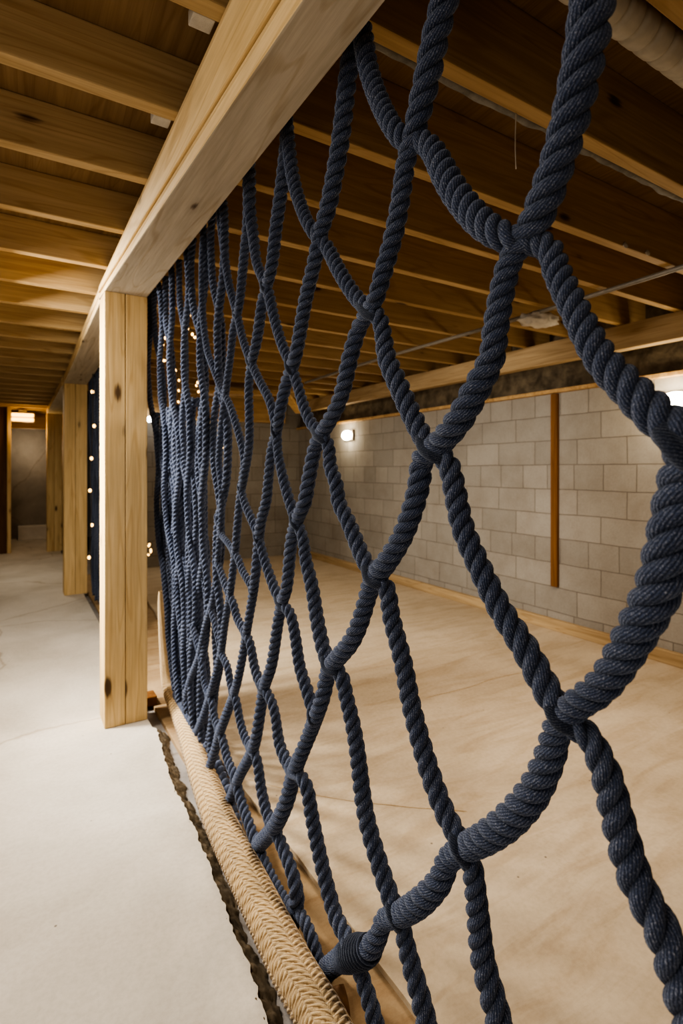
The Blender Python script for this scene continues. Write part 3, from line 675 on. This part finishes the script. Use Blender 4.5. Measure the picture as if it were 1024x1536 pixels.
# eye loops at the crossings: one strand bight lying round the front of each crossing
def plane_off(x, y, of, w):
    p, t, gr = net_pt(x, y); d = ray(x, y)
    return p - d / np.linalg.norm(d) * of * t / F * min(1 / gr, 2.0), w * t / F / 2
for kb, i, ka, j in nodes:
    cb, ca = chains[kb], chains[ka]
    w = 0.5 * (ca[j, 2] + cb[i, 2]); X = 0.5 * (ca[j, :2] + cb[i, :2])
    through_a = (kb, ka) in A_THROUGH
    if w < 12 or through_a: continue
    c = cb if through_a else ca; idx = i if through_a else j
    s = arc(c)
    def along(ds): return np.array([np.interp(s[idx] + ds, s, c[:, 0]), np.interp(s[idx] + ds, s, c[:, 1])])
    tv = along(0.5 * w) - along(-0.5 * w); tv /= np.linalg.norm(tv) + 1e-9
    side = np.array([-tv[1], tv[0]])
    if side[1] < 0: side = -side
    pts = []
    for u in np.linspace(-1, 1, 11):
        q = along(u * 0.95 * w) + side * (0.34 * w * math.cos(u * math.pi / 2) - 0.02 * w)
        of = w * (0.56 * math.cos(u * math.pi / 2) ** 0.7 - 0.10)
        p, r = plane_off(q[0], q[1], of, w)
        pts.append((*p, r * (0.34 + 0.14 * math.cos(u * math.pi / 2))))
    pts = np.array(pts); V, Fc, UV = tube_arrays(pts[:, :3], pts[:, 3], 14)
    Pf, Rf = resample(catmull(pts[:, :3], 6), np.interp(np.linspace(0, 1, 61), np.linspace(0, 1, 11), pts[:, 3]), float(np.mean(pts[:, 3])) * 0.35)
    V, Fc, UV = tube_arrays(Pf, Rf, 14)
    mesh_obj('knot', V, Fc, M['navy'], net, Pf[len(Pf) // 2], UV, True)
# wound ball at the lowest junction
P, R = world['B2']
tgt = net_pt(530, 1428)[0]; i0 = int(np.argmin(np.linalg.norm(P - tgt, axis=1)))
seg_ = P[max(0, i0 - 10):i0 + 9]; sr = float(np.mean(R[max(0, i0 - 10):i0 + 9]))
Pw, _ = resample(seg_, np.ones(len(seg_)), sr * 0.04)
T, Nn, Bn = frames(Pw)
u = np.linspace(0, 1, len(Pw)); rad = sr * (0.88 + 0.26 * np.sin(u * math.pi)); turns = 14
a = u * 2 * math.pi * turns
coil = Pw + rad[:, None] * (np.cos(a)[:, None] * Nn + np.sin(a)[:, None] * Bn)
coil, _ = resample(coil, np.ones(len(coil)), sr * 0.12)
V, Fc, UV = tube_arrays(coil, sr * 0.165, 12)
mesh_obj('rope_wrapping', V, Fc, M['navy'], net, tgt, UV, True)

# far, gathered end of the net: many thin strands meeting their neighbours in turn
def gathered(parent, y_top, y_bot, n, layer_x, phase, z_bot, rad, seed, zt=2.278, tilt=0.07, edgex=0.61, gather=None):
    r_ = np.random.RandomState(seed)
    for s in range(n):
        f = s / max(1, n - 1)
        z0 = z_bot(f) if callable(z_bot) else z_bot
        zs = np.linspace(zt, z0, 60); P = []
        g = (y_top[1] - y_top[0]) / max(1, n - 1)
        w1, w2 = r_.uniform(0, 6, 2); amp = r_.uniform(0.42, 0.56)
        for z in zs:
            h = (zt - z) / (zt - z0)
            yt = y_top[0] + f * (y_top[1] - y_top[0]); yb = y_bot[0] + f * (y_bot[1] - y_bot[0])
            if gather: h2 = gather(h)
            else: h2 = h
            yy = yt * (1 - h2) + yb * h2
            gg = g * (1 - h2) + (y_bot[1] - y_bot[0]) / max(1, n - 1) * h2
            sgn = 1 if s % 2 else -1
            wv = math.sin(phase + h * 2 * math.pi * 3.0 + 0.4 * math.sin(w1 + 3 * h))
            yy += sgn * gg * amp * max(-0.9, min(0.9, 1.3 * wv)) * (1 - 0.5 * (h > 0.97)) + 0.008 * math.sin(w2 + 9 * h)
            x = edgex + layer_x + tilt * h + 0.006 * math.sin(w1 + 12 * h) + (0.010 if sgn > 0 else -0.010)
            P.append((x, yy, z))
        P = smooth1(np.array(P), 3)
        rr = rad * r_.uniform(0.88, 1.12)
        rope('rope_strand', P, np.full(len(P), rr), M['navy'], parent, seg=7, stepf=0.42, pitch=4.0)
zb1 = lambda f: 0.10 + 0.06 * f
gathered(net, (1.84, 3.05), (2.18, 2.78), 11, 0.0, 0.3, zb1, 0.0170, 3, tilt=0.075, edgex=0.622, gather=lambda h: h ** 2.2)
gathered(net, (2.20, 3.05), (2.36, 2.80), 13, 0.022, 2.1, zb1, 0.0155, 5, zt=1.62, tilt=0.055, edgex=0.645, gather=lambda h: h ** 1.7)
gathered(net, (2.62, 3.08), (2.52, 2.82), 10, 0.045, 4.1, zb1, 0.0150, 9, zt=1.45, tilt=0.035, edgex=0.65, gather=lambda h: h ** 1.6)
# dark foot rope lacing the strands to the tan border
foot = [at_z(266, 1040, 0.10), at_z(284, 1070, 0.10), at_z(304, 1110, 0.07), at_z(324, 1150, 0.05), at_z(342, 1200, 0.03), at_z(356, 1266, 0.01)]
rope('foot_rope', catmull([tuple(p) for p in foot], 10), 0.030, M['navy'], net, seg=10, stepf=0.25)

net2 = thing('cargo_net', (0.62, 5.2, 0.0), 'distant navy rope net hanging between the nearest post and the second post', 'net')
gathered(net2, (4.25, 6.08), (4.3, 6.06), 16, 0.035, 0.8, 0.02, 0.020, 21, edgex=0.615, tilt=0.03)
gathered(net2, (4.8, 6.12), (4.8, 6.10), 14, 0.075, 2.8, 0.02, 0.018, 22, edgex=0.615, tilt=0.03)

# ------------------------------------------------------------------ tan braided border rope
path = []
for px, py in [(560, 1700), (485, 1536), (442, 1460), (402, 1380), (365, 1305), (331, 1235), (305, 1165), (283, 1100), (268, 1060)]:
    p = at_z(px, py, 0.035); path.append((p.x, p.y, 0.035, 0.054 if py > 1150 else 0.050))
def yz(px, py, y):
    d = ray(px, py); t = y / d[1]; return (d[0] * t, y, EYE + d[2] * t)
path += [(*yz(254, 1030, 3.10), 0.040), (*yz(248, 985, 3.13), 0.031), (*yz(244, 940, 3.12), 0.024), (*yz(241, 905, 3.11), 0.016), (*yz(240, 885, 3.10), 0.008)]
path = np.array(path); C = catmull(path, 24)
Pp, Rr = resample(C[:, :3], C[:, 3], 0.0022)
Pp = smooth1(Pp, 21); T, Nn, Bn = frames(Pp)
SEG = 120; n = len(Pp); ang = np.linspace(0, 2 * math.pi, SEG + 1)
sl = np.cumsum(np.concatenate([[0], np.linalg.norm(np.diff(Pp, axis=0), axis=1)]) / Rr)
NC = 8
uu = ang / (2 * math.pi) * NC
ci = np.floor(uu - 1e-9); fr = uu - ci
par = np.where(ci % 2 == 0, 1.0, -1.0)
stitch = sl[:, None] * 3.3 + (par * (fr - 0.5))[None, :] * 1.5 + 0.25 * (ci % 2)[None, :]
h = np.abs(np.sin(math.pi * stitch)) ** 0.6
side = np.clip(np.sin(math.pi * fr), 0, 1) ** 0.35
hh = h * (0.55 + 0.45 * side[None, :])
RR = Rr[:, None] * (0.90 + 0.13 * hh)
V = Pp[:, None, :] + RR[:, :, None] * (np.cos(ang)[None, :, None] * Nn[:, None, :] + np.sin(ang)[None, :, None] * Bn[:, None, :])
UV = np.stack([np.broadcast_to(fr[None, :] * 0.3, (n, SEG + 1)), stitch * 0.5], axis=-1).reshape(-1, 2)
i = np.arange(n - 1)[:, None] * (SEG + 1) + np.arange(SEG)[None, :]
Fc = np.stack([i, i + 1, i + SEG + 2, i + SEG + 1], axis=-1).reshape(-1, 4)
tag(mesh_obj('braided_rope', V.reshape(-1, 3), Fc, M['tan'], None, Pp[0], UV, True), 'thick tan braided rope lying along the broken slab edge under the net', 'rope')
# wooden stake by the near end of the rope
p0, p1 = at_z(507, 1478, 0.03), at_z(516, 1545, -0.02)
P = np.linspace(np.array(p0), np.array(p1), 12)
tag(tube('wooden_stake', P, 0.012 + 0.008 * np.sin(np.linspace(0.3, 2.6, 12)), M['panel'], seg=9), 'short brown wooden stake on the floor beside the tan rope', 'stake')

# ------------------------------------------------------------------ light
def area(name, loc, rot, size, power, col, sy=None):
    l = bpy.data.lights.new(name, 'AREA'); l.energy = power; l.color = col; l.size = size
    if sy: l.shape = 'RECTANGLE'; l.size_y = sy
    o = bpy.data.objects.new(name, l); o.location = loc; o.rotation_euler = rot; COL.objects.link(o); return o
def point(name, loc, power, col, r=0.05):
    l = bpy.data.lights.new(name, 'POINT'); l.energy = power; l.color = col; l.shadow_soft_size = r
    o = bpy.data.objects.new(name, l); o.location = loc; COL.objects.link(o); return o
WARM = (1.0, 0.80, 0.55)
area('passage_lamp', (-0.32, 3.05, 2.15), (0, math.radians(-24), 0), 0.25, 72, (1.0, 0.93, 0.82), 0.8)
area('entry_lamp', (-0.7, 0.9, 2.2), (0, math.radians(-8), 0), 0.7, 15, (1.0, 0.90, 0.76))
area('passage_lamp_far', (-0.2, 7.6, 2.2), (0, 0, 0), 0.4, 15, (1.0, 0.90, 0.74))
area('room_fill', (2.2, 1.7, 2.2), (0, math.radians(6), 0), 0.9, 34, (1.0, 0.86, 0.70))  # added area light that warms the room floor, no fitting modelled
area('room_fill_far', (2.2, 4.6, 2.2), (0, 0, 0), 0.8, 5, (1.0, 0.84, 0.64))  # weaker added area light for the back of the room, no fitting
fl = area('camera_side_fill', (-1.3, -0.6, 1.0), (0, 0, 0), 0.9, 11, (1.0, 0.93, 0.84))  # unseen fill added beside the camera to light the net from the front
fl.rotation_euler = (Vector((0.7, 1.5, 0.9)) - fl.location).to_track_quat('-Z', 'Y').to_euler()
sl_ = bpy.data.lights.new('passage_spot_fill', 'SPOT'); sl_.energy = 230; sl_.color = (1.0, 0.95, 0.86); sl_.spot_size = math.radians(105); sl_.spot_blend = 0.8; sl_.shadow_soft_size = 0.12  # extra spot added to whiten the left face of the nearest post
so = bpy.data.objects.new('passage_spot_fill', sl_); so.location = (-0.65, 3.3, 1.25); COL.objects.link(so)
so.rotation_euler = (Vector((0.37, 3.0, 1.0)) - so.location).to_track_quat('-Z', 'Y').to_euler()
for i, lp in enumerate(LP): point('wall_lamp_light', lp, (5, 4, 2.5)[i], (1.0, 0.86, 0.62))
point('fitting_light', (0.15, 9.7, 1.95), 8, (1.0, 0.66, 0.28))
point('passage_end_fill', (0.2, 11.3, 1.7), 7, (1.0, 0.85, 0.65))  # added fill that brightens the end wall, no source there
w = bpy.data.worlds.new('world'); scn.world = w; w.use_nodes = True
w.node_tree.nodes['Background'].inputs[0].default_value = (0.9, 0.75, 0.6, 1); w.node_tree.nodes['Background'].inputs[1].default_value = 0.02
scn.view_settings.view_transform = 'AgX'; scn.view_settings.look = 'AgX - High Contrast'; scn.view_settings.exposure = 0.05
